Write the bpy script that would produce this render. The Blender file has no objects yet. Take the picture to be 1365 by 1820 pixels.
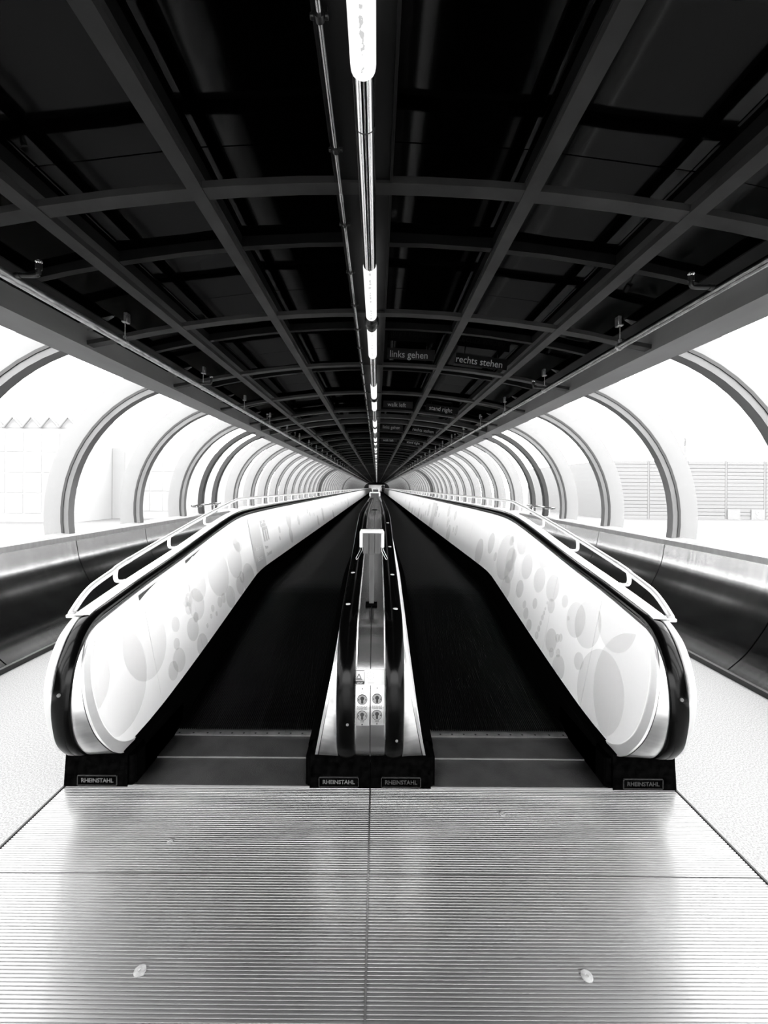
import bpy, math, random
from mathutils import Matrix, Vector, Euler
random.seed(7)
S = bpy.context.scene
COL = S.collection
PI = math.pi

# ------------------------------------------------------------------ camera, sky, sun, exposure
FPX, W, Hh = 735.0, 1365.0, 1820.0
cam_d = bpy.data.cameras.new('camera')
cam_d.sensor_fit = 'HORIZONTAL'
cam_d.sensor_width = 36.0
cam_d.lens = FPX / W * 36.0
cam_d.shift_x = (682.5 - 670.0) / W
cam_d.shift_y = -(910.0 - 866.0) / W
cam_d.clip_start = 0.02
cam_d.clip_end = 2000
cam = bpy.data.objects.new('camera', cam_d)
cam.matrix_world = Matrix.Translation((0.025, 0, 1.6)) @ Euler((PI / 2, 0, 0)).to_matrix().to_4x4() @ Matrix.Rotation(0.007, 4, 'Z')
COL.objects.link(cam)
S.camera = cam

world = bpy.data.worlds.new('overcast_sky')
S.world = world
world.use_nodes = True
wn = world.node_tree
bg = wn.nodes['Background']
bg.inputs[0].default_value = (1, 1, 1, 1)
bg.inputs[1].default_value = 7.6

sun_d = bpy.data.lights.new('hazy_sun', 'SUN')
sun_d.energy = 3.0
sun_d.angle = math.radians(35)
sun = bpy.data.objects.new('hazy_sun', sun_d)
sun.rotation_euler = Vector((-0.90, -0.06, -0.36)).to_track_quat('-Z', 'Y').to_euler()
COL.objects.link(sun)

S.view_settings.view_transform = 'Standard'
S.view_settings.look = 'None'
S.view_settings.exposure = 0.36
S.view_settings.gamma = 1.0
S.view_settings.use_curve_mapping = False
S.cycles.use_denoising = True
S.cycles.max_bounces = 10
S.cycles.transparent_max_bounces = 16
S.cycles.sample_clamp_indirect = 6.0
S.cycles.caustics_reflective = False
S.cycles.caustics_refractive = False

# ------------------------------------------------------------------ materials
def mat(name, base=0.5, rough=0.5, metal=0.0, spec=0.5, noise=None, bump=None, coat=0.0):
    """noise=(amount, (sx,sy,sz), detail) varies the colour; bump=(strength, (sx,sy,sz))"""
    m = bpy.data.materials.new(name)
    m.use_nodes = True
    nt = m.node_tree
    b = nt.nodes['Principled BSDF']
    b.inputs['Base Color'].default_value = (base, base, base, 1)
    b.inputs['Roughness'].default_value = rough
    b.inputs['Metallic'].default_value = metal
    b.inputs['Specular IOR Level'].default_value = spec
    if noise or bump:
        tc = nt.nodes.new('ShaderNodeTexCoord')
    def nz(scale, detail=4):
        mp = nt.nodes.new('ShaderNodeMapping')
        mp.inputs['Scale'].default_value = scale
        nt.links.new(tc.outputs['Object'], mp.inputs['Vector'])
        n = nt.nodes.new('ShaderNodeTexNoise')
        n.inputs['Scale'].default_value = 1.0
        n.inputs['Detail'].default_value = detail
        nt.links.new(mp.outputs[0], n.inputs['Vector'])
        return n
    if noise:
        amt, sc, det = noise
        n = nz(sc, det)
        mr = nt.nodes.new('ShaderNodeMapRange')
        mr.inputs['From Min'].default_value = 0.3
        mr.inputs['From Max'].default_value = 0.7
        mr.inputs['To Min'].default_value = max(0, base * (1 - amt))
        mr.inputs['To Max'].default_value = min(1, base * (1 + amt))
        nt.links.new(n.outputs['Fac'], mr.inputs['Value'])
        cb = nt.nodes.new('ShaderNodeCombineColor')
        for k in range(3):
            nt.links.new(mr.outputs[0], cb.inputs[k])
        nt.links.new(cb.outputs[0], b.inputs['Base Color'])
    if bump:
        st, sc = bump
        n = nz(sc, 5)
        bp = nt.nodes.new('ShaderNodeBump')
        bp.inputs['Strength'].default_value = st
        bp.inputs['Distance'].default_value = 0.01
        nt.links.new(n.outputs['Fac'], bp.inputs['Height'])
        nt.links.new(bp.outputs[0], b.inputs['Normal'])
    return m

M = {}
M['plate'] = mat('ribbed_aluminium', 0.36, 0.34, 0.92, noise=(0.08, (3, 3, 3), 4))
M['tread'] = mat('worn_tread_steel', 0.13, 0.30, 0.9, noise=(0.25, (6, 6, 6), 5), bump=(0.25, (220, 220, 220)))
M['comb'] = mat('comb_metal', 0.42, 0.4, 0.8, noise=(0.25, (12, 12, 12), 4))
M['terrazzo'] = mat('speckled_floor', 0.285, 0.55, 0.0, noise=(0.38, (130, 130, 130), 2))
M['steel'] = mat('brushed_steel', 0.50, 0.25, 1.0, noise=(0.06, (6, 2, 2), 3))
M['wallsteel'] = mat('brushed_wall_panel_steel', 0.44, 0.14, 1.0, noise=(0.10, (1.2, 30, 0.5), 5))
M['sill'] = mat('satin_sill_metal', 0.30, 0.5, 0.4, noise=(0.1, (3, 20, 3), 3))
M['deck'] = mat('bright_deck_metal', 0.84, 0.34, 0.7, noise=(0.08, (30, 4, 4), 5))
M['groove'] = mat('dark_groove_metal', 0.06, 0.35, 0.6)
M['satin'] = mat('satin_bright_tube', 0.85, 0.38, 0.55)
M['newel'] = mat('newel_metal', 0.75, 0.3, 1.0, noise=(0.12, (5, 5, 30), 5))
M['blackpaint'] = mat('chipped_black_paint', 0.0015, 0.42, 0.0, spec=0.0, noise=(0.8, (25, 25, 25), 6))
M['plateletter'] = mat('worn_plate_lettering', 0.16, 0.5, 0.6)
M['plateletter_dim'] = mat('faint_plate_lettering', 0.035, 0.6, 0.3)  # darker metal for the right-hand lettering and every plate rim
M['rubber'] = mat('handrail_rubber', 0.0008, 0.16, 0.0, spec=0.12)
M['belt'] = mat('black_belt_rubber', 0.0012, 0.4, 0.0, spec=0.12, noise=(0.7, (3, 0.8, 3), 5))
M['skirt'] = mat('black_skirt_sheet', 0.0012, 0.4, 0.0, spec=0.0)
M['panel'] = mat('white_film_panel', 0.84, 0.35, 0.0, noise=(0.02, (1.2, 1.2, 1.2), 3))
def print_mat(name, base, fac):
    m = mat(name, base, 0.35)
    nt = m.node_tree
    b = nt.nodes['Principled BSDF']
    out = nt.nodes['Material Output']
    tr = nt.nodes.new('ShaderNodeBsdfTransparent')
    mx = nt.nodes.new('ShaderNodeMixShader')
    mx.inputs[0].default_value = fac
    nt.links.new(tr.outputs[0], mx.inputs[1])
    nt.links.new(b.outputs[0], mx.inputs[2])
    nt.links.new(mx.outputs[0], out.inputs[0])
    return m
M['bubble'] = print_mat('pale_grey_translucent_print', 0.50, 0.20)
M['band'] = mat('grey_print_band', 0.55, 0.35, 0.0)
M['logo'] = mat('grey_logo_print', 0.47, 0.4, 0.0)
M['whiteprint'] = mat('white_print', 0.92, 0.4, 0.0)
M['frame'] = mat('grey_frame_paint', 0.115, 0.45, 0.0, noise=(0.15, (4, 4, 4), 5))
M['beam'] = mat('edge_beam_paint', 0.27, 0.5, 0.0, spec=0.3, noise=(0.15, (3, 1, 3), 5))
M['ceilframe'] = mat('grey_ceiling_frame_paint', 0.042, 0.5, 0.0, spec=0.1, noise=(0.25, (5, 5, 5), 6))
M['batten'] = mat('dark_ceiling_batten', 0.010, 0.5, 0.0, spec=0.1, noise=(0.25, (5, 5, 5), 5))
M['gasket'] = mat('black_rubber_gasket', 0.012, 0.5, 0.0)
M['fin'] = mat('pale_outer_fin_paint', 0.21, 0.6, 0.0)
def gloss_black():
    m = bpy.data.materials.new('glossy_black_panel')
    m.use_nodes = True
    nt = m.node_tree
    nt.nodes.clear()
    out = nt.nodes.new('ShaderNodeOutputMaterial')
    df = nt.nodes.new('ShaderNodeBsdfDiffuse')
    df.inputs[0].default_value = (0.0004, 0.0004, 0.0004, 1)
    gl = nt.nodes.new('ShaderNodeBsdfGlossy')
    gl.inputs['Roughness'].default_value = 0.07
    lw = nt.nodes.new('ShaderNodeLayerWeight')
    pw = nt.nodes.new('ShaderNodeMath'); pw.operation = 'POWER'; pw.inputs[1].default_value = 4.0
    fr = nt.nodes.new('ShaderNodeMapRange')
    fr.inputs['To Min'].default_value = 0.014
    fr.inputs['To Max'].default_value = 0.034
    mx = nt.nodes.new('ShaderNodeMixShader')
    nt.links.new(lw.outputs['Facing'], pw.inputs[0])
    nt.links.new(pw.outputs[0], fr.inputs['Value'])
    nt.links.new(fr.outputs[0], mx.inputs[0])
    nt.links.new(df.outputs[0], mx.inputs[1])
    nt.links.new(gl.outputs[0], mx.inputs[2])
    nt.links.new(mx.outputs[0], out.inputs[0])
    return m
M['ceilpanel'] = gloss_black()
M['roof'] = mat('roof_sheet', 0.03, 0.8)
M['channel'] = mat('black_channel', 0.002, 0.5, 0.0, spec=0.2)
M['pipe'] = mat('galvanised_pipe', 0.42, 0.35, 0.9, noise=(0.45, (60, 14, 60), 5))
M['pipe_shaded'] = mat('shaded_right_pipe', 0.22, 0.22, 1.0, noise=(0.5, (60, 10, 60), 5))  # right pipe only: the dimmer side of the passage is put into its colour
M['pipe_dull'] = mat('dull_black_pipe', 0.02, 0.3, 0.3)
M['chrome'] = mat('polished_tube', 0.9, 0.08, 1.0)
M['conduit'] = mat('conduit_metal', 0.45, 0.25, 1.0)
M['concrete'] = mat('concrete', 0.25, 0.9, noise=(0.1, (1, 1, 1), 3))
M['apron'] = mat('pale_outdoor_ground', 0.11, 0.95, noise=(0.06, (0.2, 0.2, 0.2), 4))
M['cladding'] = mat('pale_hall_cladding', 0.165, 0.9, noise=(0.03, (0.1, 0.1, 3), 4))
M['cladding_left'] = mat('white_hall_cladding', 0.25, 0.9)
M['cladding_dark'] = mat('hall_cladding_joint', 0.15, 0.9)
M['cladding_white'] = mat('hall_sign_white', 0.19, 0.9)
M['signwhite'] = mat('hall_number_white', 0.28, 0.9)
M['darkcloth'] = mat('dark_cloth', 0.01, 0.8)
M['skin'] = mat('skin', 0.3, 0.6)
M['hair'] = mat('dark_hair', 0.012, 0.5)
M['boxdark'] = mat('dark_grey_box_front', 0.045, 0.45, 0.3, noise=(0.25, (40, 40, 8), 4))
M['boxwhite'] = mat('white_box_sides', 0.8, 0.4)
M['sticker'] = mat('white_sticker', 0.55, 0.4)
M['ink'] = mat('black_ink', 0.015, 0.5)
M['mark'] = mat('worn_grey_mark', 0.12, 0.5)
M['ink_grey'] = mat('grey_ink', 0.45, 0.5)
M['switch'] = mat('switch_plate_metal', 0.72, 0.35, 0.85, noise=(0.1, (20, 20, 20), 4))
M['cyl'] = mat('lock_cylinder_metal', 0.4, 0.3, 0.9)
M['dirt'] = mat('worn_cover', 0.3, 0.6, 0.3, noise=(0.3, (60, 60, 60), 4))
M['signplate'] = mat('black_sign_plate', 0.006, 0.35)
M['signtext'] = mat('grey_sign_lettering', 0.6, 0.6)
M['hallwall'] = mat('passage_side_wall', 0.08, 0.9)

def glass_mat():
    m = bpy.data.materials.new('window_glass')
    m.use_nodes = True
    nt = m.node_tree
    nt.nodes.clear()
    out = nt.nodes.new('ShaderNodeOutputMaterial')
    tr = nt.nodes.new('ShaderNodeBsdfTransparent')
    tr.inputs[0].default_value = (0.97, 0.97, 0.97, 1)
    gl = nt.nodes.new('ShaderNodeBsdfGlossy')
    gl.inputs['Roughness'].default_value = 0.02
    lw = nt.nodes.new('ShaderNodeLayerWeight')
    lw.inputs[0].default_value = 0.5
    pw = nt.nodes.new('ShaderNodeMath'); pw.operation = 'POWER'; pw.inputs[1].default_value = 4.0
    fr = nt.nodes.new('ShaderNodeMapRange')
    fr.inputs['To Min'].default_value = 0.02
    fr.inputs['To Max'].default_value = 0.10
    mx = nt.nodes.new('ShaderNodeMixShader')
    nt.links.new(lw.outputs['Facing'], pw.inputs[0])
    nt.links.new(pw.outputs[0], fr.inputs['Value'])
    nt.links.new(fr.outputs[0], mx.inputs[0])
    nt.links.new(tr.outputs[0], mx.inputs[1])
    nt.links.new(gl.outputs[0], mx.inputs[2])
    nt.links.new(mx.outputs[0], out.inputs[0])
    return m
M['glass'] = glass_mat()

def lamp_mat():
    m = bpy.data.materials.new('lit_tube_diffuser')
    m.use_nodes = True
    nt = m.node_tree
    nt.nodes.clear()
    out = nt.nodes.new('ShaderNodeOutputMaterial')
    em = nt.nodes.new('ShaderNodeEmission')
    em.inputs[1].default_value = 1.05
    tc = nt.nodes.new('ShaderNodeTexCoord')
    n = nt.nodes.new('ShaderNodeTexNoise')
    n.inputs['Scale'].default_value = 34
    n.inputs['Detail'].default_value = 6
    nt.links.new(tc.outputs['Object'], n.inputs['Vector'])
    # dust lying along the bottom of the tube
    sx = nt.nodes.new('ShaderNodeSeparateXYZ')
    nt.links.new(tc.outputs['Object'], sx.inputs[0])
    ab = nt.nodes.new('ShaderNodeMath'); ab.operation = 'ABSOLUTE'
    nt.links.new(sx.outputs[0], ab.inputs[0])
    mr = nt.nodes.new('ShaderNodeMapRange')
    mr.inputs['From Min'].default_value = 0.004
    mr.inputs['From Max'].default_value = 0.016
    mr.inputs['To Min'].default_value = 0.52
    mr.inputs['To Max'].default_value = 0.85
    nt.links.new(ab.outputs[0], mr.inputs['Value'])
    gt = nt.nodes.new('ShaderNodeMath'); gt.operation = 'GREATER_THAN'
    nt.links.new(n.outputs['Fac'], gt.inputs[0]); nt.links.new(mr.outputs[0], gt.inputs[1])
    cr = nt.nodes.new('ShaderNodeMix'); cr.data_type = 'RGBA'
    cr.inputs[6].default_value = (1, 1, 1, 1)
    cr.inputs[7].default_value = (0.5, 0.5, 0.5, 1)
    nt.links.new(gt.outputs[0], cr.inputs[0])
    nt.links.new(cr.outputs[2], em.inputs[0])
    nt.links.new(em.outputs[0], out.inputs[0])
    return m
M['lamp'] = lamp_mat()

def em_mat(name, s):
    m = bpy.data.materials.new(name)
    m.use_nodes = True
    nt = m.node_tree
    nt.nodes.clear()
    out = nt.nodes.new('ShaderNodeOutputMaterial')
    em = nt.nodes.new('ShaderNodeEmission')
    em.inputs[1].default_value = s
    nt.links.new(em.outputs[0], out.inputs[0])
    return m
M['hall_light'] = em_mat('lit_hall_light', 5.0)

# ------------------------------------------------------------------ helpers
def root(name, label=None, cat=None, loc=(0, 0, 0), group=None, kind=None):
    o = bpy.data.objects.new(name, None)
    o.empty_display_size = 0.1
    o.location = loc
    COL.objects.link(o)
    tag(o, label, cat, group, kind)
    return o

def tag(o, label=None, cat=None, group=None, kind=None):
    if label: o['label'] = label
    if cat: o['category'] = cat
    if group: o['group'] = group
    if kind: o['kind'] = kind
    return o

def wloc(o):
    v = Vector(o.location)
    while o.parent:
        o = o.parent
        v += Vector(o.location)
    return v

class MB:
    """collects world-space geometry, builds ONE mesh object"""
    def __init__(self):
        self.v, self.f = [], []
    def add(self, vs, fs):
        o = len(self.v)
        self.v += [tuple(p) for p in vs]
        self.f += [tuple(i + o for i in f) for f in fs]
        return self
    def box(self, x0, x1, y0, y1, z0, z1):
        vs = [(x, y, z) for x in (x0, x1) for y in (y0, y1) for z in (z0, z1)]
        return self.add(vs, [(0, 1, 3, 2), (4, 6, 7, 5), (0, 4, 5, 1), (2, 3, 7, 6), (0, 2, 6, 4), (1, 5, 7, 3)])
    def bbox(self, x0, x1, y0, y1, z0, z1, b=0.004):
        """box with chamfered edges"""
        cx, cy, cz = (x0 + x1) / 2, (y0 + y1) / 2, (z0 + z1) / 2
        hx, hy, hz = abs(x1 - x0) / 2, abs(y1 - y0) / 2, abs(z1 - z0) / 2
        b = min(b, hx * .9, hy * .9, hz * .9)
        import bmesh
        bm = bmesh.new()
        bmesh.ops.create_cube(bm, size=2)
        for v in bm.verts:
            v.co = Vector((cx + v.co.x * hx, cy + v.co.y * hy, cz + v.co.z * hz))
        bmesh.ops.bevel(bm, geom=bm.edges[:], offset=b, segments=1, affect='EDGES')
        bm.verts.index_update()
        self.add([v.co[:] for v in bm.verts], [[v.index for v in f.verts] for f in bm.faces])
        bm.free()
        return self
    def loft(self, rings, closed=False, caps=False):
        n = len(rings[0])
        vs = [p for r in rings for p in r]
        fs = []
        for i in range(len(rings) - 1):
            for j in range(n if closed else n - 1):
                k = (j + 1) % n
                fs.append((i * n + j, i * n + k, (i + 1) * n + k, (i + 1) * n + j))
        if caps and closed:
            fs.append(tuple(range(n - 1, -1, -1)))
            fs.append(tuple((len(rings) - 1) * n + j for j in range(n)))
        return self.add(vs, fs)
    def exty(self, prof, y0, y1):
        return self.loft([[(x, y0, z) for x, z in prof], [(x, y1, z) for x, z in prof]], True, True)
    def extx(self, prof, x0, x1):
        return self.loft([[(x0, y, z) for y, z in prof], [(x1, y, z) for y, z in prof]], True, True)
    def tube(self, pts, r, n=10, caps=True):
        pts = [Vector(p) for p in pts]
        rings = []
        for i, p in enumerate(pts):
            t = (pts[min(i + 1, len(pts) - 1)] - pts[max(i - 1, 0)]).normalized()
            ref = Vector((0, 0, 1)) if abs(t.z) < 0.9 else Vector((1, 0, 0))
            a = t.cross(ref).normalized()
            b = a.cross(t).normalized()
            rr = r[i] if isinstance(r, (list, tuple)) else r
            rings.append([p + (a * math.cos(2 * PI * k / n) + b * math.sin(2 * PI * k / n)) * rr for k in range(n)])
        return self.loft(rings, True, caps)
    def build(self, name, m, parent=None, smooth=False, kind=None, label=None):
        me = bpy.data.meshes.new(name)
        off = wloc(parent) if parent else Vector((0, 0, 0))
        me.from_pydata([Vector(p) - off for p in self.v], [], self.f)
        me.materials.append(m)
        if smooth:
            me.polygons.foreach_set('use_smooth', [True] * len(me.polygons))
        me.validate()
        import bmesh
        bm = bmesh.new(); bm.from_mesh(me)
        bmesh.ops.recalc_face_normals(bm, faces=bm.faces[:])
        bm.to_mesh(me); bm.free()
        if smooth:
            try: me.set_sharp_from_angle(angle=math.radians(38))
            except Exception: pass
        o = bpy.data.objects.new(name, me)
        COL.objects.link(o)
        if parent: o.parent = parent
        if kind: o['kind'] = kind
        if label: o['label'] = label
        return o

def copy_tree(o, loc=None, parent=None):
    c = o.copy()
    COL.objects.link(c)
    c.parent = parent
    if loc is not None: c.location = loc
    for ch in list(o.children):
        copy_tree(ch, None, c)
    return c

def text(name, body, size, m, loc, rot=(PI / 2, 0, 0), parent=None, align='CENTER', ext=0.0006, bold=0.0, xs=1.0, matrix=None):
    cu = bpy.data.curves.new(name, 'FONT')
    cu.body = body
    cu.size = size
    cu.align_x = align
    cu.align_y = 'CENTER'
    cu.extrude = ext
    cu.offset = bold
    cu.resolution_u = 3
    tmp = bpy.data.objects.new(name, cu)
    me = bpy.data.meshes.new_from_object(tmp)
    bpy.data.objects.remove(tmp)
    bpy.data.curves.remove(cu)
    me.materials.clear()
    me.materials.append(m)
    o = bpy.data.objects.new(name, me)
    COL.objects.link(o)
    if matrix is not None:
        mw = matrix.copy()
    else:
        mw = Matrix.Translation(loc) @ Euler(rot).to_matrix().to_4x4()
    mw = mw @ Matrix.Diagonal((xs, 1, 1, 1))
    if parent:
        o.parent = parent
        mw = Matrix.Translation(-wloc(parent)) @ mw
    o.matrix_basis = mw
    return o

def interp(pts, x):
    if x <= pts[0][0]: return pts[0][1]
    for (a, b), (c, d) in zip(pts, pts[1:]):
        if x <= c: return b + (d - b) * (x - a) / (c - a)
    return pts[-1][1]

def cr(pts, sub=4):
    out = []
    n = len(pts)
    for i in range(n - 1):
        p0, p1, p2, p3 = pts[max(i - 1, 0)], pts[i], pts[i + 1], pts[min(i + 2, n - 1)]
        for k in range(sub):
            t = k / sub
            out.append(tuple(0.5 * ((2 * b) + (-a + c) * t + (2 * a - 5 * b + 4 * c - d) * t * t + (-a + 3 * b - 3 * c + d) * t ** 3)
                             for a, b, c, d in zip(p0, p1, p2, p3)))
    out.append(tuple(pts[-1]))
    return out

def cnt(k):
    return ('nearest', 'second nearest', 'third nearest', 'fourth nearest', 'fifth nearest', 'sixth nearest', 'seventh nearest', 'eighth nearest')[k]

# ------------------------------------------------------------------ tunnel data
XC = -0.05                    # tunnel axis
Y0, Y1 = -6.96, 122.0
RIB0, PITCH = 2.06, 1.503
CX, CZ, RI = 2.07, 1.238, 1.60   # side circles (relative to axis)
ZT, RT = 3.087, 9.8              # crown of the ceiling arc
def arcz(u): return ZT - RT + math.sqrt(RT * RT - u * u)
ribs = [RIB0 + PITCH * k for k in range(-6, 80) if RIB0 + PITCH * k < Y1]
END_WIN = ribs[-1]

# ------------------------------------------------------------------ floor
floor = MB().box(-3.2 + XC, 3.2 + XC, Y0, Y1 + 6, -0.35, -0.03).build('floor', M['concrete'])
tag(floor, 'concrete slab under the passage floor', None, None, 'structure')
for s in (-1, 1):
    x0, x1 = sorted((s * 1.632, s * 3.12 + XC))
    MB().box(x0, x1, Y0, Y1, -0.03, 0.0).build('terrazzo_slab', M['terrazzo'], floor, label='pale speckled floor strip beside the walkway')
    xe = s * 1.626
    MB().bbox(xe - 0.006, xe + 0.006, Y0, 2.2, -0.03, 0.004, .002).build('edge_strip', M['gasket'], floor)
def ribbed_plate(x0, x1, y0, y1):
    p = 0.0112
    n = int((y1 - y0) / p)
    p = (y1 - y0) / n
    prof = []
    for k in range(n):
        y = y0 + k * p
        prof += [(y, 0.0), (y + p * .48, 0.0), (y + p * .62, -0.0030), (y + p * .88, -0.0030)]
    prof.append((y1, 0.0))
    mb = MB()
    mb.loft([[(x0, y, z) for y, z in prof], [(x1, y, z) for y, z in prof]])
    mb.add([(x0, y0, 0), (x1, y0, 0), (x1, y0, -.03), (x0, y0, -.03)], [(0, 1, 2, 3)])
    mb.add([(x0, y1, 0), (x1, y1, 0), (x1, y1, -.03), (x0, y1, -.03)], [(0, 1, 2, 3)])
    return mb
for s in (-1, 1):
    x0, x1 = sorted((s * 0.004, s * 1.617))
    for a, b in ((0.75, 1.704), (1.708, 2.195)):
        ribbed_plate(x0, x1, a, b).build('floor_plate', M['plate'], floor)
    MB().box(x0, x1, Y0, 0.746, -0.03, 0.0).build('floor_plate', M['plate'], floor)
MB().box(-0.003, 0.003, 0.75, 2.195, -0.03, 0.0015).build('joint_strip', M['plate'], floor)
def disc(x, y, z, r, h=0.003, n=20, sx=1.0):
    mb = MB()
    ring = lambda rr, zz: [(x + rr * sx * math.cos(2 * PI * k / n), y + rr * math.sin(2 * PI * k / n), zz) for k in range(n)]
    mb.loft([ring(r, z - .004), ring(r, z + h * .6), ring(r * .8, z + h), ring(r * .3, z + h), ring(r * .22, z + h * .2)], True, True)
    return mb
for x, y, r in ((-0.745, 1.363, .019), (0.725, 1.357, .019), (-0.895, 1.86, .013), (0.652, 2.03, .014)):
    disc(x, y, 0, r).build('cover_disc', M['dirt'], floor, True)

# ------------------------------------------------------------------ side walls: curved steel panels under a sill
def side_arc(r, z0, z1, n):
    """points (u,z) on the side circle of radius r from height z0 to z1 (outer half)"""
    a0, a1 = math.asin(max(-1, (z0 - CZ) / r)), math.asin(min(1, (z1 - CZ) / r))
    return [(CX + r * math.cos(a0 + (a1 - a0) * k / n), CZ + r * math.sin(a0 + (a1 - a0) * k / n)) for k in range(n + 1)]
def shell(s, r0, r1, z0, z1, ya, yb, n):
    a, b = side_arc(r0, z0, z1, n), side_arc(r1, z0, z1, n)
    prof = [(XC + s * u, z) for u, z in a + b[::-1]]
    return MB().exty(prof, ya, yb)
WALLP = cr([(3.604, .925), (3.590, .83), (3.574, .74), (3.543, .645), (3.48, .505), (3.385, .345), (3.26, .18), (3.105, .045)], 3)
def wall_sheet(s, ya, yb):
    prof = [(XC + s * u, z) for u, z in WALLP] + [(XC + s * (u + .014), z - .008) for u, z in WALLP[::-1]]
    return MB().exty(prof, ya, yb)
for s, nm in ((-1, 'wall_left'), (1, 'wall_right')):
    w = shell(s, 1.625, 1.66, 0.0, 0.97, Y0, Y1, 10).build(nm, M['gasket'], None, True)
    tag(w, 'dark backing shell behind the curved steel wall panels', None, None, 'structure')
    edges = [Y0] + [y for y in ribs if y < 21.0]
    for a, b in zip(edges, edges[1:]):
        wall_sheet(s, a + .006, b - .006).build('wall_panel', M['wallsteel'], w, True)
        xs = [XC + s * u for u in (3.60, 3.745)]
        mb = MB()
        prof = [(XC + s * 3.600, .925), (XC + s * 3.600, .985), (XC + s * 3.635, 1.005), (XC + s * 3.76, 1.02), (XC + s * 3.76, .925)]
        mb.exty(prof, a + .0025, b - .0025).build('sill', M['sill'], w)
    a, b = edges[-1], Y1
    mb = wall_sheet(s, a + .006, b)
    mb.exty(prof, a + .0025, b)
    mb.build('far_wall_panels', M['wallsteel'], w, True, kind='stuff')
    u0 = CX + math.sqrt(1.6 ** 2 - CZ ** 2)
    x0, x1 = sorted((XC + s * (u0 - .012), XC + s * (u0 + .03)))
    bb = MB().box(x0, x1, Y0, Y1, 0.0, 0.045).build('baseboard_left' if s < 0 else 'baseboard_right', M['gasket'])
    tag(bb, 'thin black base strip along the foot of the wall panels', None, None, 'structure')

# ------------------------------------------------------------------ hoop ribs with outer fins, windows
def hoop_profile(r_side, dz, nside=16, ntop=16, z0=0.975):
    """u,z points from the left sill over the crown to the right sill"""
    uj = 2.5
    a1 = math.acos((uj - CX) / r_side)
    a0 = math.asin((z0 - CZ) / r_side)
    right = [(CX + r_side * math.cos(a0 + (a1 - a0) * k / nside), CZ + r_side * math.sin(a0 + (a1 - a0) * k / nside)) for k in range(nside + 1)]
    top = [(uj * (1 - 2 * k / ntop), arcz(uj * (1 - 2 * k / ntop)) + dz) for k in range(1, ntop)]
    left = [(-u, z) for u, z in right[::-1]]
    return right + top + left
def hoop_mesh(r0, r1, d0, d1, ya, yb, nside=16, ntop=16, z0=0.975, piece=None):
    a, b = hoop_profile(r0, d0, nside, ntop, z0), hoop_profile(r1, d1, nside, ntop, z0)
    if piece == 'right': a, b = a[:nside + 1], b[:nside + 1]
    if piece == 'left': a, b = a[-nside - 1:], b[-nside - 1:]
    if piece == 'crown': a, b = a[nside:-nside], b[nside:-nside]
    mb = MB()
    rings = []
    for (u, z), (u2, z2) in zip(a, b):
        rings.append([(XC + u, ya, z), (XC + u, yb, z), (XC + u2, yb, z2), (XC + u2, ya, z2)])
    mb.loft(rings, True, True)
    return mb
# template meshes
hoop_t = hoop_mesh(1.60, 1.635, 0.0, 0.035, -0.042, 0.042, piece='crown').build('trim_1', M['ceilframe'], None, True)
for pc in ('left', 'right'):
    hoop_mesh(1.60, 1.668, 0.0, 0.08, -0.05, 0.05, piece=pc).build('side_arc', M['frame'], hoop_t, True)
fin_t = hoop_mesh(1.69, 1.93, 0.36, 0.52, -0.015, 0.015, 16, 8, 0.93).build('outer_fin', M['fin'], hoop_t, True)
for pc in ('left', 'right'):
    hoop_mesh(1.66, 1.69, 0.07, 0.10, -0.058, 0.058, 14, 8, piece=pc).build('gasket', M['gasket'], hoop_t, True)
dark_t = hoop_mesh(1.585, 1.668, 0.0, 0.08, -0.055, 0.055).build('trim_2', M['gasket'], None, True)
dgk_t = hoop_mesh(1.60, 1.70, 0.01, 0.10, 0.075, 0.115).build('bellows', M['gasket'], dark_t, True)
joints = {5: 1, 17: 1, 29: 1}
tags_n = 0
hoop_list = []
for k, y in enumerate(ribs):
    idx = k - 6
    hoop_list.append((y, idx in joints))
    if idx in joints:
        hoop_list.append((y - 0.72, True))
hoop_list.sort()
for n, (y, dk) in enumerate(hoop_list):
    t = dark_t if dk else hoop_t
    used = t.get('used', 0)
    o = copy_tree(t, (0, y, 0))
    o.name = 'trim_%d' % (n + 1)
    if 'used' in o: del o['used']
    tag(o, ('black double hoop of the passage at an expansion joint' if dk else 'grey hoop rib of the glazed passage'), None, None, 'structure')
for t in (hoop_t, dark_t):
    for ch in list(t.children): bpy.data.objects.remove(ch)
    bpy.data.objects.remove(t)
# panes
wn_i = 0
pane_me = {}
ys = [Y0] + [y for y in ribs if y > Y0 + .3]
for s in (-1, 1):
    for a, b in zip(ys, ys[1:]):
        wn_i += 1
        key = (s, round(b - a, 3))
        if key not in pane_me:
            ar0, ar1 = side_arc(1.676, 1.0, 2.845, 14), side_arc(1.684, 1.0, 2.845, 14)
            prof = [(XC + s * u, z) for u, z in ar0 + ar1[::-1]]
            pane_me[key] = MB().exty(prof, 0.03, b - a - 0.03).build('window_0', M['glass'], None, True)
        src = pane_me[key]
        o = src.copy()
        COL.objects.link(o)
        o.location = (0, a, 0)
        o.name = 'window_%d' % wn_i
        tag(o, 'curved clear window pane between two hoop ribs', None, None, 'structure')
for src in pane_me.values(): bpy.data.objects.remove(src)

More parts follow.
